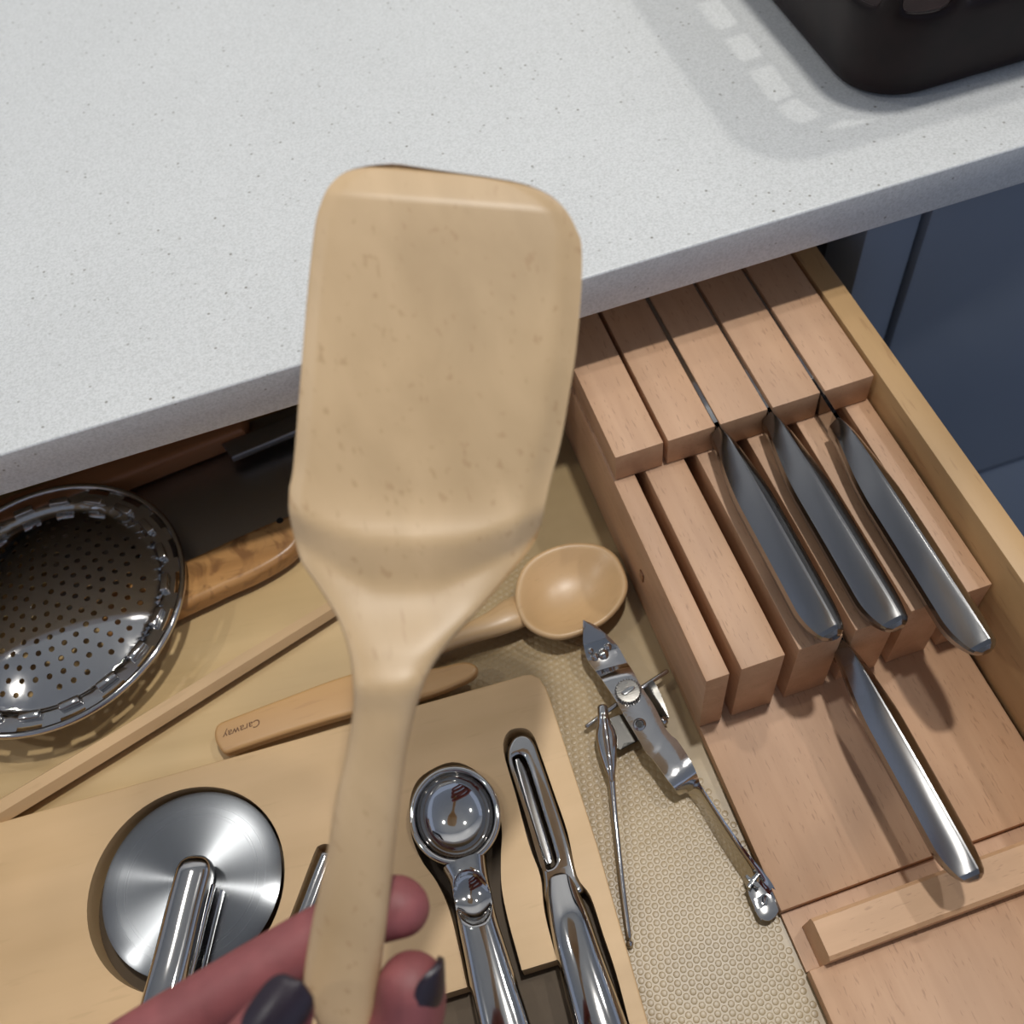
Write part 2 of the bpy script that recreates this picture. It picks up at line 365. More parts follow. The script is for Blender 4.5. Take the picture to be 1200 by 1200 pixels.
def make_knife(name, x, y0, y1, ztop, hh, w, label, group, blade=.16, lo=.0, drift=.0):
    """handle from y1 (bolster) to y0 (butt end, towards the viewer)"""
    t = empty(name, (x, y1, ztop - hh)); tag(t, label, 'knife', group)
    L = y1 - y0; rings = []
    sec = [(.05, 0), (.11, -.015), (.50, -.14), (.93, -.33), (1.0, -.46), (.88, -.74), (.40, -1.0)]; ro = .0017
    for i in range(49):
        u = i / 48.0; y = y1 - u * L; xc = x + drift * u
        wid = w * (.18 + .82 * ss(-.22, .40, u)) * (1 - .30 * max(0, (u - .86) / .14) ** 2)
        top = ztop - .0030 * max(0, 1 - u / .10) ** 1.5 + .0006 * math.sin(PI * u)
        h = hh * (.74 + .26 * min(1, u / .25))
        if u > .86: h = hh * (1 - .42 * ((u - .86) / .14) ** 2)
        rings.append([Vector((xc + wid * a / 2 + ro * u ** .5 * (1 - a), y, top + b_ * h)) for a, b_ in sec] + [Vector((xc - wid * a / 2 + ro * u ** .5 * (1 - a), y, top + b_ * h)) for a, b_ in reversed(sec)])
    zc = ztop - hh * .25; xc = x + .001
    for f_, dy in ((.80, .0016), (.45, .0028), (.1, .0032)):
        rings.append([Vector((xc + (v.x - xc) * f_, y0 - dy, zc + (v.z - zc) * f_)) for v in rings[48]])
    link('handle', loft(rings), satin, t, angle=17)
    link('bolster', loft([[Vector((x + dx * s_, y, z)) for dx, z in ((.0009, ztop - .0035), (.0009, ztop - hh * .8), (-.0009, ztop - hh * .8), (-.0009, ztop - .0035))] for y, s_ in ((y1 + .003, 1), (y1 - .003, 1.1), (y1 - .008, 1.5))]), satin, t, angle=40)
    zb = ztop - .0035
    link('blade', loft([[Vector((x + .0009 * s_, y, z1_)), Vector((x - .0009 * s_, y, z1_)), Vector((x - .0002, y, z0_)), Vector((x + .0002, y, z0_))] for y, z1_, z0_, s_ in
         ((y1 - .002, zb, zb - .020 + lo, 1), (y1 + blade * .6, zb, zb - .024 + lo, 1), (y1 + blade, zb - .012, zb - .016 + lo, .4))]), polished, t, angle=40)
    return t
G = 'steel knives in the slotted block'
make_knife('kitchen_knife', .1392, .1428, .2500, .0800, .0205, .0168, 'steel-handled knife in the leftmost used slot of the wooden block', G)
make_knife('kitchen_knife', .1646, .1385, .2500, .0785, .0200, .0172, 'steel-handled knife in the middle of the upper wooden slots', G)
make_knife('kitchen_knife', .1903, .1180, .2360, .0790, .0200, .0168, 'steel-handled knife nearest the right drawer side with narrow neck', G)
make_knife('paring_knife', .1521, .0480, .1480, .0510, .0190, .0155, 'small steel knife set lower in front slot of the block', G, blade=.09)

# ------------------------------------------------------------------ boards
ub = plate([(-.2990, .1900)] + [tuple(at(x, y, .0058)[:2]) for x, y in ((455, 850), (478, 790), (520, 700), (540, 610), (480, 560))] + [(-.2985, .3440)], [], .0004, .0058, .001)
tag(link('cutting_board', ub, palewood), 'wide pale wooden board lying under the utensils at drawer left', 'board')

bt = empty('tool_tray', (-.10, .12, .0004)); tag(bt, 'pale wooden tool tray with carved recesses for steel tools', 'tray')
ZB = .0150
tl = Vector((-.262, .2085)); 
out = [tuple(at(x, y, ZB)[:2]) for x, y in ((600, 795), (612, 791), (622, 790), (632, 794), (640, 806), (645, 820), (700, 990), (760, 1200), (805, 1360))]
out += [(.008, -.07), (-.285, -.055), (-.272, .2095)]
brd = plate(out, [], .0030, ZB, .0008)
sc_hole = [(530, 893), (560, 905), (580, 933), (588, 970), (587, 1005), (588, 1040), (596, 1080), (611, 1135), (632, 1215), (660, 1330), (585, 1330), (562, 1215), (547, 1155), (539, 1117), (527, 1068), (512, 1034), (495, 1010), (484, 985), (480, 962), (482, 930), (496, 908)]
pe_hole = [(612, 853), (624, 860), (633, 882), (648, 925), (665, 975), (676, 1026), (692, 1050), (707, 1095), (722, 1140), (739, 1205), (770, 1330), (712, 1330), (676, 1200), (651, 1119), (638, 1068), (633, 1026), (620, 990), (604, 930), (590, 880), (595, 858)]
sl_hole = [(384, 989), (396, 996), (396, 1015), (352, 1130), (325, 1200), (290, 1200), (318, 1130), (346, 1058), (368, 1000), (374, 991)]
def cutter(poly, z0=.0001, z1=.05): return plate([tuple(q[:2]) for q in cr([at(x, y, ZB) for x, y in poly], 4, True)], [], z0, z1)
cuts = [cutter(sc_hole), cutter(pe_hole), cutter(sl_hole), plate(circle(-.1418, .1512, .0425, 72), [], .0001, .05),
        plate([(-.2500, .0858), (.0085, .0732), (.0010, -.0200), (-.2550, -.0060)], [], .0001, .05),
        plate([tuple(q[:2]) for q in (at(205, 1120, ZB), at(245, 1130, ZB), at(215, 1280, ZB), at(150, 1270, ZB))], [], .0001, .05)]
ob = bpy.data.objects.new('t', brd); COL.objects.link(ob); cs = []
for c in cuts:
    co = bpy.data.objects.new('c', c); COL.objects.link(co); cs.append(co)
    m = ob.modifiers.new('b', 'BOOLEAN'); m.operation = 'DIFFERENCE'; m.object = co; m.solver = 'EXACT'
dg = bpy.context.evaluated_depsgraph_get(); brd2 = bpy.data.meshes.new_from_object(ob.evaluated_get(dg))
bpy.data.objects.remove(ob)
for c in cs: bpy.data.objects.remove(c)
link('board', brd2, birch, bt, angle=30)
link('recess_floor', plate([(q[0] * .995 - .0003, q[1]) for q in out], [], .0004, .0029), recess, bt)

# ------------------------------------------------------------------ pizza cutter
pc = empty('pizza_cutter', (-.1398, .1526, .0130)); tag(pc, 'round steel pizza cutter wheel with chrome handle in the wooden tray', 'pizza cutter')
wheel = revolve([(.0001, .0007), (.031, .0007), (.0370, .0004), (.0388, -.0003), (.0370, -.0009), (.0001, -.0009)], pc.location, 128)
link('wheel', wheel, spun, pc, angle=50)
hp = [(229, 1022, .0220), (219, 1060, .0225), (207, 1110, .0235), (194, 1160, .0245), (182, 1205, .0245), (165, 1265, .0225), (150, 1320, .020)]
def faceted(th_c):   # flattened top facet
    return None
link('handle', sweep([(at(x, y, z), .0078, .0056) for x, y, z in hp], 20, .62, round_ends=.9, sub=6), polished, pc, angle=40)
for k, off in enumerate((14.5, 18.5, 22)):
    link('ridge', sweep([(at(x + off, y + 6 + k * 5, z - .0025 - k * .0009), .0007, .0014) for x, y, z in hp[:-1]], 8, 1, round_ends=1), chrome, pc, angle=50)
link('arm', sweep([(at(x + 32, y + 22, .0165), .0006, .0018) for x, y, z in hp[:-1]], 8, .6), chrome, pc, angle=40)
link('axle', revolve([(.0001, -.0025), (.004, -.0025), (.004, .006), (.0001, .006)], (at(226, 1026, .015)), 24), chrome, pc)

# ------------------------------------------------------------------ ice cream scoop
cs_ = at(533, 955, .0180)
sc = empty('ice_cream_scoop', (cs_.x, cs_.y, .0035)); tag(sc, 'chrome ice cream scoop with deep round bowl in the tray recess', 'scoop')
prof = []
for i in range(0, 17):
    a = PI / 2 * i / 16; prof.append((max(.0170 * math.sin(a), .0001), .0010 - .0130 * math.cos(a)))
prof += [(.0174, .0016), (.0186, .0018), (.0193, .0012), (.0196, 0)]
for i in range(15, -1, -1):
    a = PI / 2 * i / 16; prof.append((max(.0195 * math.sin(a), .0001), -.0145 * math.cos(a)))
link('bowl', revolve(prof, cs_, 72, 1, 1.10), chrome, sc, angle=50)
hpts = [(545, 1012, .0150, 27), (550, 1030, .0160, 23), (555, 1055, .0168, 22), (561, 1085, .0172, 22.5), (570, 1120, .0175, 24), (580, 1160, .0178, 26), (592, 1205, .018, 28), (608, 1270, .018, 29), (628, 1350, .017, 26)]
dent = at(553, 1052, .022)
def dentf(q, u, th):
    if math.sin(th) > -.1:
        d2 = ((q.x - dent.x) / .0075) ** 2 + ((q.y - dent.y) / .0110) ** 2
        q = Vector(q); q.z -= .0062 * max(0, 1 - d2) ** .7
    return q
link('handle', sweep([(at(x, y, z), w * .000352, .0062) for x, y, z, w in hpts], 40, .8, sub=10, fn=dentf), polished, sc, angle=55)

# ------------------------------------------------------------------ peeler
pl = empty('vegetable_peeler', tuple(at(640, 960, .0045))); tag(pl, 'slim chrome vegetable peeler with slotted head in the tray right', 'peeler')
ZP = .0130
o_ = [tuple(q[:2]) for q in cr([at(x, y, ZP) for x, y in ((599, 905), (595, 882), (601, 866), (613, 861), (625, 869), (634, 892), (652, 944), (667, 990), (676, 1026), (682, 1046), (642, 1058), (636, 1022), (620, 968))], 5, True)]
h_ = [tuple(q[:2]) for q in cr([at(x, y, ZP) for x, y in ((602, 896), (604, 886), (612, 886), (620, 900), (634, 945), (648, 990), (652, 1008), (645, 1017), (637, 1010), (619, 950))], 5, True)]
link('head', plate(o_, [h_], .0070, .0140, .0016, 4), chrome, pl, angle=50)
link('blade', sweep([(at(x, y, .0125), w, .0006) for x, y, w in ((606, 890, .0010), (611, 905, .0020), (626, 955, .0022), (640, 1000, .0020), (644, 1012, .001))], 10, .7), satin, pl, angle=50)
link('handle', sweep([(at(x, y, z), w * .00036, h) for x, y, z, w, h in ((656, 1030, .0110, 17, .0035), (660, 1052, .0120, 20, .005), (668, 1082, .0135, 23, .0062), (680, 1125, .0145, 25, .007), (697, 1180, .015, 27, .0075), (712, 1230, .015, 28, .0075), (738, 1320, .015, 26, .007))], 36, .85, round_ends=.5, sub=8), polished, pl, angle=55)

st = empty('slim_steel_tool', tuple(at(360, 1060, .0045))); tag(st, 'narrow steel tool mostly hidden behind the hand and turner handle', 'utensil')
link('head', sweep([(at(x, y, .0120), .0032, .0022) for x, y in ((384, 1003), (374, 1028), (362, 1060), (346, 1100))], 16, .6, round_ends=.6), polished, st)
link('handle', sweep([(at(x, y, .0125), w, .0042) for x, y, w in ((346, 1100, .003), (335, 1130, .0048), (315, 1190, .006), (295, 1250, .0065))], 20, .8, round_ends=.7), chrome, st)

# ------------------------------------------------------------------ loose wooden utensils
# spoon
sp = empty('wooden_spoon', tuple(at(665, 695, .0062))); tag(sp, 'pale wooden spoon with deep oval bowl beside the knife block', 'spoon')
outl = cr([at(x, y, .0165) for x, y in ((604, 690), (613, 664), (635, 646), (667, 636), (702, 638), (724, 653), (735, 680), (730, 703), (710, 726), (680, 741), (650, 747), (622, 737), (607, 717))], 5, True)
cc = at(668, 694, .0165); n = len(outl)
rings = []
for f, z in ((.02, -.0100), (.25, -.0096), (.45, -.0082), (.62, -.0060), (.76, -.0032), (.87, -.0008), (.92, .0000), (.96, .0002), (1.0, -.0006), (1.01, -.0020), (.96, -.0050), (.84, -.0090), (.66, -.0125), (.4, -.0145), (.02, -.0150)):
    rings.append([Vector((cc.x + (q.x - cc.x) * f, cc.y + (q.y - cc.y) * f, .0165 + z)) for q in outl])
link('bowl', loft(rings), spoonwood, sp, angle=70)
link('handle', sweep([(at(x, y, z), w, h) for x, y, z, w, h in ((612, 714, .0085, .0090, .0040), (600, 720, .0118, .0085, .0046), (578, 731, .0125, .0068, .0044), (545, 744, .012, .0050, .0042), (500, 761, .0115, .0045, .004), (440, 778, .0110, .0045, .004), (425, 782, .011, .0044, .004))], 24, .9, round_ends=.6), spoonwood, sp, angle=70)
# long stick
sk = sweep([(at(x, y, z), w, h) for x, y, z, w, h in ((-60, 988, .0118, .0062, .0050), (149, 862, .0118, .0056, .0050), (270, 787, .0115, .0052, .0048), (385, 716, .0112, .0046, .0044), (450, 676, .0105, .0038, .0038), (520, 632, .0105, .0038, .0036))], 6, 1.0, round_ends=.5, sub=8)
tag(link('wooden_stick', sk, spoonwood, angle=30), 'long thin pale wooden utensil handle running diagonally beside the strainer', 'utensil')
# amber spreader with burnt lettering
az = .0158
ao = [at(x, y, az) for x, y in ((252, 853), (272, 840), (327, 819), (410, 786), (470, 795), (506, 789), (534, 779), (549, 777), (559, 783), (556, 792), (539, 802), (493, 819), (411, 836), (340, 857), (280, 878), (262, 882), (254, 872))]
ao = [at(x, y, az) for x, y in ((251, 855), (256, 847), (272, 840), (327, 819), (410, 789), (470, 780.0), (506, 782), (534, 776), (549, 775), (559, 781), (556, 790), (539, 800), (493, 817), (411, 836), (340, 857), (280, 877), (263, 882), (255, 874), (251, 865))]
am = plate([tuple(q[:2]) for q in cr(ao, 4, True)], [], .0095, az, .0018, 4)
spr = link('wooden_spreader', am, amber, angle=50); tag(spr, 'amber wooden spreader with burnt lettering lying behind the turner handle', 'spreader')
tc_ = bpy.data.curves.new('txt', 'FONT'); tc_.body = 'Caraway'; tc_.size = .0050; tc_.extrude = .00005; tc_.align_x = 'CENTER'; tc_.align_y = 'CENTER'; tc_.shear = .25
to = bpy.data.objects.new('t', tc_); COL.objects.link(to); dg = bpy.context.evaluated_depsgraph_get(); tm = bpy.data.meshes.new_from_object(to.evaluated_get(dg)); bpy.data.objects.remove(to)
p0, p1 = at(264.5, 860, az), at(304, 845, az); an = math.atan2(p1.y - p0.y, p1.x - p0.x) + PI
tm.transform(Matrix.Translation(at(284, 853.5, az + .00004)) @ Matrix.Rotation(an, 4, 'Z'))
link('lettering', tm, ink, spr, smooth=False)

# ------------------------------------------------------------------ bench scraper at the back left
bs = empty('bench_scraper', tuple(at(300, 560, .006))); tag(bs, 'dark steel bench scraper with rounded acacia wood handle and black rivet hole', 'scraper')
zs = .0155
bp_ = [tuple(at(x, y, zs)[:2]) for x, y in ((60, 640), (149, 566), (200, 545), (262, 517), (360, 484), (430, 470), (430, 575), (345, 604), (225, 655), (150, 690))]
bp_ = [tuple(at(x, y, zs)[:2]) for x, y in ((30, 625), (149, 562), (262, 505), (400, 455), (440, 570), (345, 606), (225, 656), (80, 720))]
link('blade', plate(bp_, [], .0140, zs, .0003), darksteel, bs)
hz = .0205
hpx = ((120, 700), (225, 651), (300, 617), (345, 599), (362, 597), (362, 612), (352, 632), (335, 650), (300, 671), (262, 688), (228, 704), (130, 745))
link('handle', plate([tuple(q[:2]) for q in cr([at(x, y, hz) for x, y in hpx], 4, True)], [], .0085, hz, .0035, 5), acacia, bs, angle=60)
rv = at(328, 610, hz); link('rivet', revolve([(.0001, .0002), (.0017, .0002), (.0019, -.0002), (.0001, -.0003)], rv, 20), blackm, bs)
gb = [at(x, y, .028) for x, y in ((258, 517), (420, 449), (428, 468), (270, 534))]
tag(link('steel_bar', plate([tuple(q[:2]) for q in gb], [], .0215, .0260, .0012, 3), greysteel), 'flat grey steel bar lying at the drawer back in counter shadow', 'utensil')
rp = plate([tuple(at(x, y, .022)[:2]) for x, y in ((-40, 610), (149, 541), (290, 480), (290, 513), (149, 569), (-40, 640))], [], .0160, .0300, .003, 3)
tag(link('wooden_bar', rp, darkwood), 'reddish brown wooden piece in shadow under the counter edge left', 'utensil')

# ------------------------------------------------------------------ strainer
SC = Vector((-.1862, .3036, .020)); SR = .0692
sn = empty('strainer', (SC.x, SC.y, .012)); tag(sn, 'shiny round perforated stainless strainer with slotted rim at the left edge', 'strainer')
def domez(r):     # dished
    u = r / SR
    if u < .80: return .006 + .0105 * (1 - (u / .80) ** 2)
    return .006 + (.0025) * min(1, (u - .80) / .04)
holes = []
for ring, (r, cnt) in enumerate(((.006, 6), (.012, 12), (.018, 18), (.024, 24), (.030, 30), (.036, 34), (.042, 40), (.048, 44))):
    for i in range(cnt):
        a = 2 * PI * (i + .5 * (ring % 2)) / cnt
        if ring == 7 and i % 4 == 0: continue
        holes.append(circle(r * math.cos(a), r * math.sin(a), 0.00140, 10))
NS = 20
for i in range(NS):
    a0 = 2 * PI * (i + .14) / NS; a1 = 2 * PI * (i + .72) / NS
    r0, r1 = SR * .925, SR * .965
    pts = [(r1 * math.cos(a0 + (a1 - a0) * k / 6), r1 * math.sin(a0 + (a1 - a0) * k / 6)) for k in range(7)] + [(r0 * math.cos(a0 + (a1 - a0) * k / 6), r0 * math.sin(a0 + (a1 - a0) * k / 6)) for k in range(6, -1, -1)]
    holes.append(pts)
pm = plate(circle(0, 0, SR * .99, 96), holes, -.0004, .0004)
# refine so the dish bends smoothly
bm = bmesh.new(); bm.from_mesh(pm)
for _ in range(4):
    es = [e for e in bm.edges if e.calc_length() > .0045]
    if not es: break
    bmesh.ops.subdivide_edges(bm, edges=es, cuts=1); bmesh.ops.triangulate(bm, faces=[f for f in bm.faces if len(f.verts) > 3])
for v in bm.verts:
    v.co.z += domez(math.hypot(v.co.x, v.co.y))
bm.to_mesh(pm); bm.free(); pm.transform(Matrix.Translation(SC))
dish = link('dish', pm, chrome, sn, angle=50)
nl = []; dm = dish.data; off_ = Vector(sn.location) - SC
for p in dm.polygons:
    for li in p.loop_indices:
        v = dm.vertices[dm.loops[li].vertex_index].co + off_; rr_ = math.hypot(v.x, v.y)
        if abs(p.normal.z) > .4 and rr_ > 1e-4:
            g_ = (domez(rr_ + .0008) - domez(rr_ - .0008)) / .0016
            q = Vector((-g_ * v.x / rr_, -g_ * v.y / rr_, 1)).normalized(); nl.append(q if p.normal.z > 0 else -q)
        else: nl.append(p.normal.copy())
dm.normals_split_custom_set(nl)
rimp = [(SR - .0012 + .0017 * math.cos(a), .0098 + .0017 * math.sin(a)) for a in [2 * PI * k / 12 for k in range(12)]]
rr = [[Vector((SC.x + r * math.cos(2 * PI * j / 96), SC.y + r * math.sin(2 * PI * j / 96), SC.z + z)) for r, z in rimp] for j in range(97)]
link('rim', loft(rr, False), chrome, sn, angle=80)
for i in range(NS):
    a = 2 * PI * (i + .43) / NS; t = Vector((-math.sin(a), math.cos(a), 0)); r_ = Vector((math.cos(a), math.sin(a), 0))
    ms = boxmesh(-.0050, .0050, -.0019, .0019, -.001, .0022, .0008, 3)
    ms.transform(Matrix.Translation(SC + r_ * SR * .855 + Vector((0, 0, .0095))) @ Matrix.Rotation(a + PI / 2, 4, 'Z'))
    link('louver', ms, chrome, sn, angle=50)
link('foot_ring', loft([[Vector((SC.x + r * math.cos(2 * PI * j / 64), SC.y + r * math.sin(2 * PI * j / 64), SC.z + z)) for r, z in ((.046, -.0075), (.048, -.0075), (.049, -.0012), (.047, -.0012))] for j in range(65)], False), polished, sn)

# ------------------------------------------------------------------ can opener
cn = empty('can_opener', tuple(at(745, 845, .0006))); tag(cn, 'old chrome butterfly can opener with spread arms on the dotted liner', 'can opener')
def strip(rows, th=.0010, sub=5, bow=0.0, m=8):
    A = cr([at(r[0], r[1], r[4]) for r in rows], sub); B = cr([at(r[2], r[3], r[4]) for r in rows], sub); rings = []
    for a, b_ in zip(A, B):
        top = [a.lerp(b_, k / m) + Vector((0, 0, bow * math.sin(PI * k / m))) for k in range(m + 1)]
        rings.append(top + [q - Vector((0, 0, th)) for q in reversed(top)])
    return loft(rings)
body = strip([(683, 727, 684.5, 727, .0215), (683.5, 740, 698, 733, .0195), (683.5, 754, 711, 744, .0165), (688, 772, 724, 757, .0128), (697, 785, 734, 775, .0118), (699, 788, 736, 778, .0122), (706, 797, 742, 787, .0150), (720, 818, 752, 805, .0152), (731, 837, 767, 828, .0150), (747, 864, 779, 852, .0150), (756, 880, 787, 862, .0150), (766, 891, 794, 868, .0150), (781, 912, 808, 889, .0152), (789, 922, 815, 903, .0140), (794, 929, 819, 914, .0105), (797, 931, 821.5, 922, .0065)], bow=.0006)
link('body', body, worn, cn, angle=50)
for (x, y, r) in ((692, 762, .0016), (703, 752, .0022), (712, 757, .002), (697, 768, .0018), (707, 765, .0026)):
    c = at(x, y, .0150); link('crimp', revolve([(r, -.002), (r * .95, -.0004), (r * .6, .0004), (.0001, .0008)], c, 12), chrome, cn, angle=70)
link('embossed_patch', strip([(684, 756, 710, 748, .0166), (685.5, 763, 716, 754, .0150), (688.5, 770, 722, 759, .0138)], .0008), cast, cn, angle=50)
g = at(736, 811, .0165); teeth = []
for i in range(28):
    a = 2 * PI * i / 28
    for da, r in ((-.07, .0053), (-.035, .0060), (.035, .0060), (.07, .0053)): teeth.append((g.x + r * math.cos(a + da), g.y + r * math.sin(a + da)))
gw = link('gear_wheel', plate(teeth, [], .0160, .0180, .0003), dullmetal, cn, angle=40)
hub = plate([(g.x + x, g.y + y) for x, y in [( .0022 * math.cos(t) + (.0012 if math.cos(t) > 0 else -.0012), .0011 * math.sin(t) + (.0004 if math.cos(t) > 0 else -.0004)) for t in [2 * PI * k / 24 for k in range(24)]]], [], .0175, .0188, .0003)
link('hub', hub, chrome, cn)
c = at(749.5, 849, .0152); link('rivet', revolve([(.0001, .0001), (.0014, .0001), (.0015, .0006), (.0019, .0012), (.0026, .0010), (.0030, .0002), (.0030, -.0004)], c, 28), chrome, cn, angle=60)
link('rivet_hole', revolve([(.0001, 0), (.0013, 0), (.0013, .0004), (.0001, .0004)], c, 16), blackm, cn)
link('cross_plate', strip([(714, 842, 731, 836, .0085), (716, 862, 742, 848, .0085), (726, 878, 752, 862, .0085), (731, 871, 756, 866, .0085)], .0011), opener_dull, cn, angle=50)
link('shaft', sweep([(at(x, y, z), .0011, .0011) for x, y, z in ((688, 851, .0055), (722, 826, .0085), (752, 806, .010), (781, 787, .010))], 12, 1, round_ends=1), chrome, cn, angle=70)
kp = strip([(753, 803, 765, 798, .0115), (757, 812, 770, 806, .0105), (766, 828, 778, 824, .0095), (776, 844, 784, 842, .0085)], .0012)
kx = at(767, 817, .010).x
for v in kp.vertices: v.co.z += (v.co.x - kx) * .45
link('key_plate', kp, opener_dull, cn, angle=50)
link('knob', revolve([(.0001, -.002), (.0018, -.0015), (.0023, 0), (.0018, .0016), (.0001, .002)], at(777, 845, .0105), 16), cast, cn, angle=80)
link('lever', sweep([(at(x, y, z), w, h) for x, y, z, w, h in ((706, 829, .0125, .0024, .002), (707, 840, .0120, .0026, .0026), (708.5, 849, .0105, .0034, .0028), (710.5, 862, .0095, .0048, .0028), (712.5, 880, .009, .0042, .0026), (715, 900, .0085, .0027, .0024), (717, 915, .008, .0016, .0018), (721, 960, .0065, .0013, .0014), (729, 1035, .0045, .00125, .0013), (737, 1098, .0030, .0012, .0012))], 16, .9, round_ends=.6, sub=6, fn=lambda q, u, th: q), chrome, cn, angle=45)
link('lever_ridge', sweep([(at(x, y, z), .0010, .0016) for x, y, z in ((708, 840, .0142), (711, 862, .0122), (714.5, 890, .0112), (717, 914, .0092))], 10, 1, round_ends=1), chrome, cn, angle=60)
link('lever_tip', revolve([(.0001, -.0016), (.0013, -.001), (.0016, 0), (.0013, .001), (.0001, .0016)], at(738, 1106, .0030), 14), chrome, cn, angle=80)
# long handle: a thin strip standing on its edge, flat at the end
A = cr([at(x, y, z) for x, y, z in ((818, 918, .0110), (828, 933, .0125), (848, 963, .0125), (872, 997, .0120), (891, 1020, .0105), (903, 1036, .0085), (911, 1052, .0065), (913, 1064, .0050))], 6)
B = cr([at(x, y, z) for x, y, z in ((806, 927, .0040), (818, 943, .0014), (837, 976, .0010), (858, 1009, .0010), (873, 1032, .0012), (880, 1050, .0020), (886, 1066, .0030), (893, 1077, .0036))], 6)
rings = []
for a, b_ in zip(A, B):
    nn = Vector((.0005, .0003, .0004)); rings.append([a + nn, a.lerp(b_, .5) + nn, b_ + nn, b_ - nn, a.lerp(b_, .5) - nn, a - nn])
link('handle', loft(rings), chrome, cn, angle=50)
link('handle_end', plate([tuple(q[:2]) for q in cr([at(x, y, .0055) for x, y in ((876, 1040), (890, 1018), (903, 1034), (912, 1053), (912, 1069), (902, 1079), (890, 1076), (884, 1064))], 5, True)], [[tuple(q[:2]) for q in cr([at(x, y, .0055) for x, y in ((893, 1052), (896, 1049), (899, 1053), (899, 1059), (896, 1061), (893, 1057))], 3, True)]], .0050, .0062, .0002), chrome, cn, angle=50)
for (a, b_) in (((874, 1027), (889, 1040)), ((888, 1024), (877, 1040))):
    link('bent_tab', sweep([(at(*a, .0085), .0009, .0008), (at(*b_, .0095), .0009, .0008)], 8, .6, sub=3), cast, cn, angle=50)

# ------------------------------------------------------------------ basket on the counter
bx0, bx1, by0, by1, br, bh = .2480, .50, .3495, .66, .028, .115
bk = empty('basket', ((bx0 + bx1) / 2, (by0 + by1) / 2, CZ1)); tag(bk, 'dark brown plastic basket with slotted sides standing on the white countertop', 'basket')
def rrect(x0, x1, y0, y1, r, seg=8, along=.0045):
    out = []
    cs4 = ((x0 + r, y0 + r, PI), (x1 - r, y0 + r, 1.5 * PI), (x1 - r, y1 - r, 0), (x0 + r, y1 - r, .5 * PI))
    for i, (cx, cy, a) in enumerate(cs4):
        for k in range(seg + 1): out.append(Vector((cx + r * math.cos(a + PI / 2 * k / seg), cy + r * math.sin(a + PI / 2 * k / seg))))
        nx = cs4[(i + 1) % 4]; q = Vector((nx[0] + r * math.cos(nx[2]), nx[1] + r * math.sin(nx[2]))); p = out[-1]
        m = int((q - p).length / along)
        for k in range(1, m): out.append(p.lerp(q, k / m))
    return out
ring0 = rrect(bx0 + .004, bx1 - .004, by0 + .004, by1 - .004, br); nn_ = len(ring0); cxy = Vector(((bx0 + bx1) / 2, (by0 + by1) / 2))
lev = 26; V = []; Fc = []
for k in range(lev + 1):
    u = k / lev; z = CZ1 + .0018 + u * bh; sca = 1 + .055 * u
    if k == 0: sca = .985
    if k == 1: sca = 1.0
    for q in ring0: w_ = cxy + (q - cxy) * sca; V.append((w_.x, w_.y, z))
arc = [0.0]
for j in range(nn_): arc.append(arc[-1] + (ring0[(j + 1) % nn_] - ring0[j]).length)
for k in range(lev):
    for j in range(nn_):
        u = (k + .5) / lev; s = arc[j] + .5 * (arc[j + 1] - arc[j]) + .006
        row = None
        for r0, r1, sh in ((.38, .60, 0),):
            if r0 < u < r1: row = sh
        if row is not None:
            ph = (s / .030 + row) % 1
            if .18 < ph < .82: continue
        j2 = (j + 1) % nn_; Fc.append((k * nn_ + j, k * nn_ + j2, (k + 1) * nn_ + j2, (k + 1) * nn_ + j))
Fc.append(tuple(range(nn_)))
me = bpy.data.meshes.new('m'); me.from_pydata(V, [], Fc)
me = baked(me, [('SOLIDIFY', dict(thickness=.004, offset=-1)), ('SMOOTH', dict(iterations=2, factor=.5)), ('SUBSURF', dict(levels=1, render_levels=1))])
link('body', me, basketm, bk, angle=70)
top = rrect(bx0 + .004, bx1 - .004, by0 + .004, by1 - .004, br)
rings = []
for j in range(nn_ + 1):
    q = ring0[j % nn_]; w_ = cxy + (q - cxy) * 1.058; d = (w_ - cxy).normalized()
    rings.append([Vector((w_.x + d.x * .004 * math.cos(t), w_.y + d.y * .004 * math.cos(t), CZ1 + bh + .003 * math.sin(t))) for t in [2 * PI * k / 10 for k in range(10)]])
link('rim', loft(rings, False), basketm, bk, angle=80)

# ------------------------------------------------------------------ the turner held in the hand
def tdist(y):
    return .284 - .010 * ss(600, 820, y) + .006 * ss(820, 1240, y)
Lp = [(195.2, 463), (196.6, 452), (200, 432), (206, 412), (212, 401), (220, 392), (232, 383), (252, 375), (276, 369), (345, 361), (438, 353), (500, 348), (555, 343), (575, 339.5), (614, 341), (657, 351), (682, 368), (718, 391), (742, 402), (770, 410), (815, 415), (877, 407), (930, 395), (1000, 383), (1065, 369), (1120, 359), (1152, 356), (1175, 362), (1205, 375), (1240, 384), (1262, 392)]
Rp = [(195.2, 466), (196.6, 484), (199, 515), (203, 577), (208, 617), (218, 644), (230, 659), (243, 669), (260, 677), (274, 681.5), (322, 681.5), (400, 675), (462, 666), (515, 657), (572, 643), (615, 634), (640, 623), (679, 592), (719, 558), (752, 527), (788, 503), (823, 490), (872, 478), (928, 470), (992, 463), (1030, 459), (1102, 451), (1178, 440), (1215, 434), (1245, 426), (1262, 415)]
def interp(T, y):
    if y <= T[0][0]: return T[0][1]
    for (a, b_), (c, d) in zip(T, T[1:]):
        if y <= c: return b_ + (d - b_) * (y - a) / (c - a)
    return T[-1][1]
def smooth_tab(T):   # monotone-ish catmull resample
    q = cr([(y, x, 0) for y, x in T], 6); return [(v.x, v.y) for v in q]
LpS, RpS = smooth_tab(Lp), smooth_tab(Rp)
ys = []
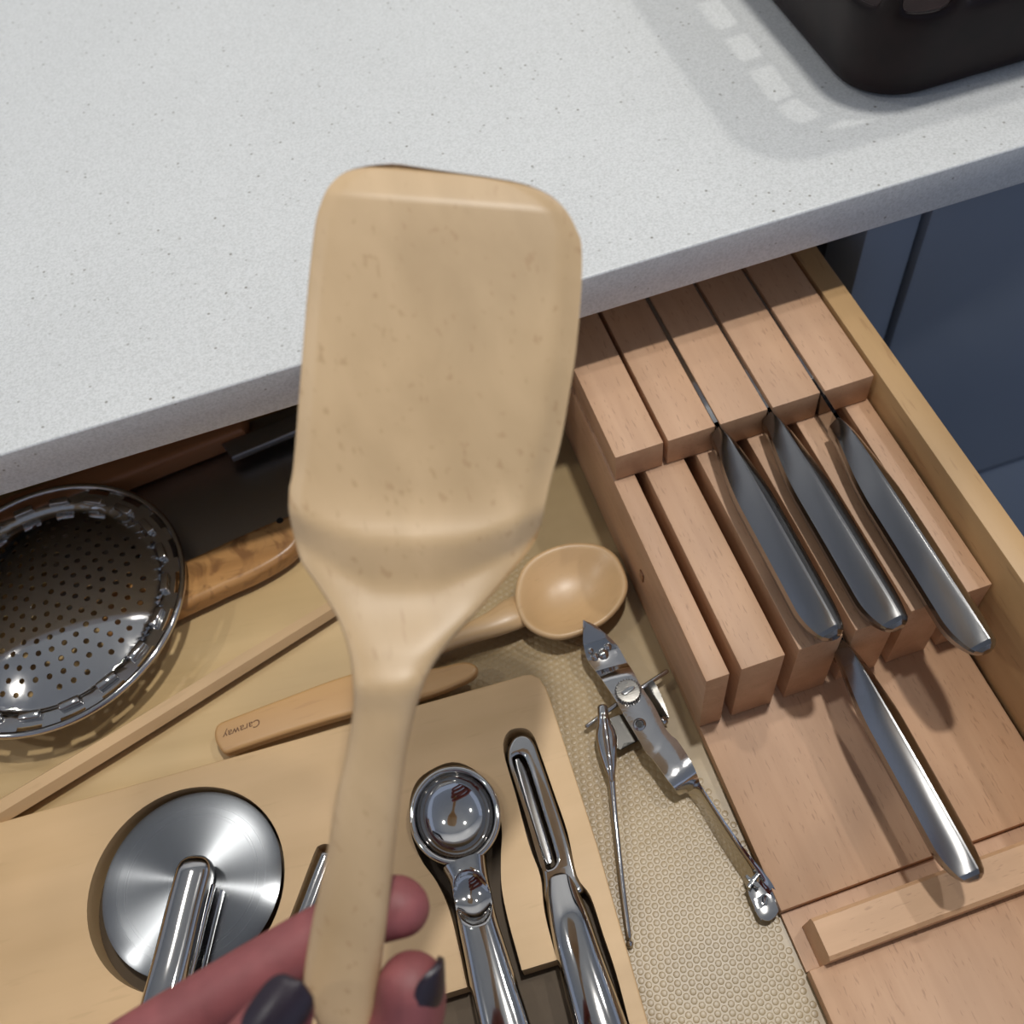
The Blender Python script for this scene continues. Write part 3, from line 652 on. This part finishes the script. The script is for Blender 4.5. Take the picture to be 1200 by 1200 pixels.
y = 195.2
while y < 1262:
    ys.append(y); t = y - 196
    y += max(.7, min(9, .4 + t * .12)) if y < 1190 else (7 if y < 1240 else 4)
ys.append(1262)
rings = []; NT = 56
nrm = -(M3.transposed() @ Vector((0, 0, 1)))
for y in ys:
    slope = .076 * (1 - ss(300, 620, y)); xl, xr = interp(LpS, y), interp(RpS, y)
    ho = .0026 if y < 600 else .0026 + .0019 * ss(600, 860, y)         # half thickness
    endf = min(1, .25 + .75 * max(0, (y - 195.2) / 7) ** .5) * min(1, math.sqrt(max(0, (1268 - y) / 20)))
    ring = []
    pw = .42 + .40 * ss(640, 860, y)
    for j in range(NT):
        th = 2 * PI * j / NT; cx_ = sgn(math.cos(th), pw); cz_ = sgn(math.sin(th), pw)
        # spread points evenly over the flat
        x = (xl + xr) / 2 + (xr - xl) / 2 * cx_
        yy = y + slope * (x - 510)
        h = cz_ * ho * endf
        if math.sin(th) > 0:
            blade = 1 - ss(560, 720, y)
            top_b = max(0, 1 - (y - 196) / 42.0); rt_b = max(0, 1 - (xr - x) / 26.0); lf_b = max(0, 1 - (x - xl) / 18.0)
            h -= (.0034 * top_b + (.0026 * rt_b + .0015 * lf_b) * blade * (1 - top_b)) * cz_
            c = (x - (xl + xr) / 2) / max(1, (xr - xl) / 2)
            a1 = 638 - 42 * c * c; a2 = 694 - 62 * c * c; f1 = 1 - .35 * c * c
            up_ = .0022 * f1 * max(0, min(1, (y - a1 + 60) / 60)) ** 1.6
            dn_ = .0052 * f1 * max(0, min(1, (y - a1) / max(20, a2 - a1)))
            h += up_ - dn_ + 0.0030 * f1 * ss(700, 790, y)
            h += .0012 * ss(780, 800, y) * (1 - ss(800, 835, y))
        p = far(x, yy, tdist(yy)) + nrm * h
        ring.append(p)
    rings.append(ring)
tn = link('wooden_turner', loft(rings), maple, angle=60)
tag(tn, 'light maple wooden turner held upright in the hand before the drawer', 'turner')

# ------------------------------------------------------------------ hand
def chain(pts, n=20):
    ms = []
    P = cr([p for p, r in pts], 6); R = cr([(r, 0, 0) for p, r in pts], 6)
    rings = []
    up = Vector((.13, .2, .97))
    for i, c in enumerate(P):
        t = (P[min(i + 1, len(P) - 1)] - P[max(i - 1, 0)]).normalized(); s = t.cross(nrm)
        if s.length < .2: s = t.cross(up)
        s.normalize(); u = s.cross(t)
        rings.append([c + (s * math.cos(2 * PI * k / n) + u * math.sin(2 * PI * k / n)) * R[i].x for k in range(n)])
    def dome(ring, c, d, r): return [[c + (q - c) * math.cos(k / 5.001 * PI / 2) + d * r * math.sin(k / 5 * PI / 2) for q in ring] for k in range(1, 6)]
    a = dome(rings[0], P[0], (P[0] - P[1]).normalized(), R[0].x); b_ = dome(rings[-1], P[-1], (P[-1] - P[-2]).normalized(), R[-1].x)
    return loft(a[::-1] + rings + b_)
HS = 1.115
def f(x, y, d): return far(x, y, d * HS)
wr = f(-170, 1700, .258)
fingers = [
    # index, behind the handle
    [(f(-60, 1420, .262), .0115), (f(60, 1300, .258), .0095), (f(140, 1240, .257), .0088), (f(225, 1187, .257), .0084), (f(310, 1136, .257), .0082), (f(389, 1090, .2580), .0079), (f(430, 1073, .2580), .0078), (f(462, 1063, .257), .0080), (f(470, 1064, .2565), .0075)],
    # middle
    [(f(20, 1530, .262), .0115), (f(150, 1400, .259), .0098), (f(260, 1310, .258), .0090), (f(360, 1250, .257), .0088), (f(430, 1232, .256), .0090), (f(474, 1195, .253), .0094), (f(482, 1157, .250), .0088)],
    # ring
    [(f(100, 1640, .262), .011), (f(230, 1490, .259), .0095), (f(340, 1400, .258), .0088), (f(430, 1350, .256), .0085), (f(475, 1315, .250), .0082), (f(470, 1290, .243), .0076)],
    # little
    [(f(170, 1740, .262), .010), (f(290, 1600, .259), .0082), (f(380, 1510, .258), .0075), (f(450, 1460, .254), .0072), (f(480, 1425, .248), .0068)],
    # thumb in front
    [(f(-60, 1600, .250), .014), (f(60, 1480, .240), .0125), (f(160, 1380, .232), .0105), (f(240, 1295, .2300), .0092), (f(295, 1235, .2305), .0086), (f(330, 1190, .2325), .0078), (f(334, 1184, .233), .0070)],
    # palm
    [(f(-90, 1480, .262), .015), (f(-40, 1600, .262), .017), (f(40, 1700, .262), .016), (f(120, 1760, .262), .013)],
    [(f(-160, 1560, .262), .017), (f(-100, 1680, .260), .020), (f(0, 1790, .262), .016)],
    [(f(-260, 1660, .262), .019), (f(-200, 1760, .262), .021), (f(-110, 1840, .262), .018)],
    [(wr, .020), (wr + Vector((-.03, -.035, .012)), .0215), (wr + Vector((-.08, -.09, .040)), .024), (wr + Vector((-.15, -.17, .085)), .030), (wr + Vector((-.22, -.25, .13)), .034)],
]
fingers = [[(p, r_ * 1.10) for p, r_ in c] for c in fingers]
hm = join([chain(c) for c in fingers])
hm = baked(hm, [('REMESH', dict(mode='VOXEL', voxel_size=.0011, adaptivity=0)), ('SMOOTH', dict(iterations=9, factor=.6))])
hd = link('hand', hm, skin, angle=180)
tag(hd, 'left hand with dark nail polish gripping the wooden turner handle', 'hand')
def nail(c, axis, out, L, w, t=.0016, bow=.6):
    axis = axis.normalized(); out = (out - axis * out.dot(axis)).normalized(); side = axis.cross(out); rings = []
    for i in range(13):
        u = -1 + 2 * i / 12; ww = w * (1 - abs(u) ** 3.2) ** .5 if abs(u) < 1 else w * .02
        top = []
        for k in range(11):
            v = -1 + 2 * k / 10; top.append(c + axis * u * L + side * v * ww + out * (-(v * ww / w) ** 2 * w * bow - u * u * L * .12))
        rings.append(top + [q - out * t for q in reversed(top)])
    return loft(rings)
ax = (f(336, 1180, .2330) - f(288, 1244, .2305))
link('nail', nail(f(322, 1194, .2222), ax, nrm + Vector((-.10, 0, 0))* 1, .0098, .0070), nailm, hd, angle=60)
ax2 = (f(482, 1150, .247) - f(478, 1200, .251))
o2 = (M3.transposed() @ Vector((1, -.35, -.55))).normalized()
link('nail', nail(f(484, 1166, .2495) + o2 * .0100, ax2, o2, .0085, .0062), nailm, hd, angle=60)
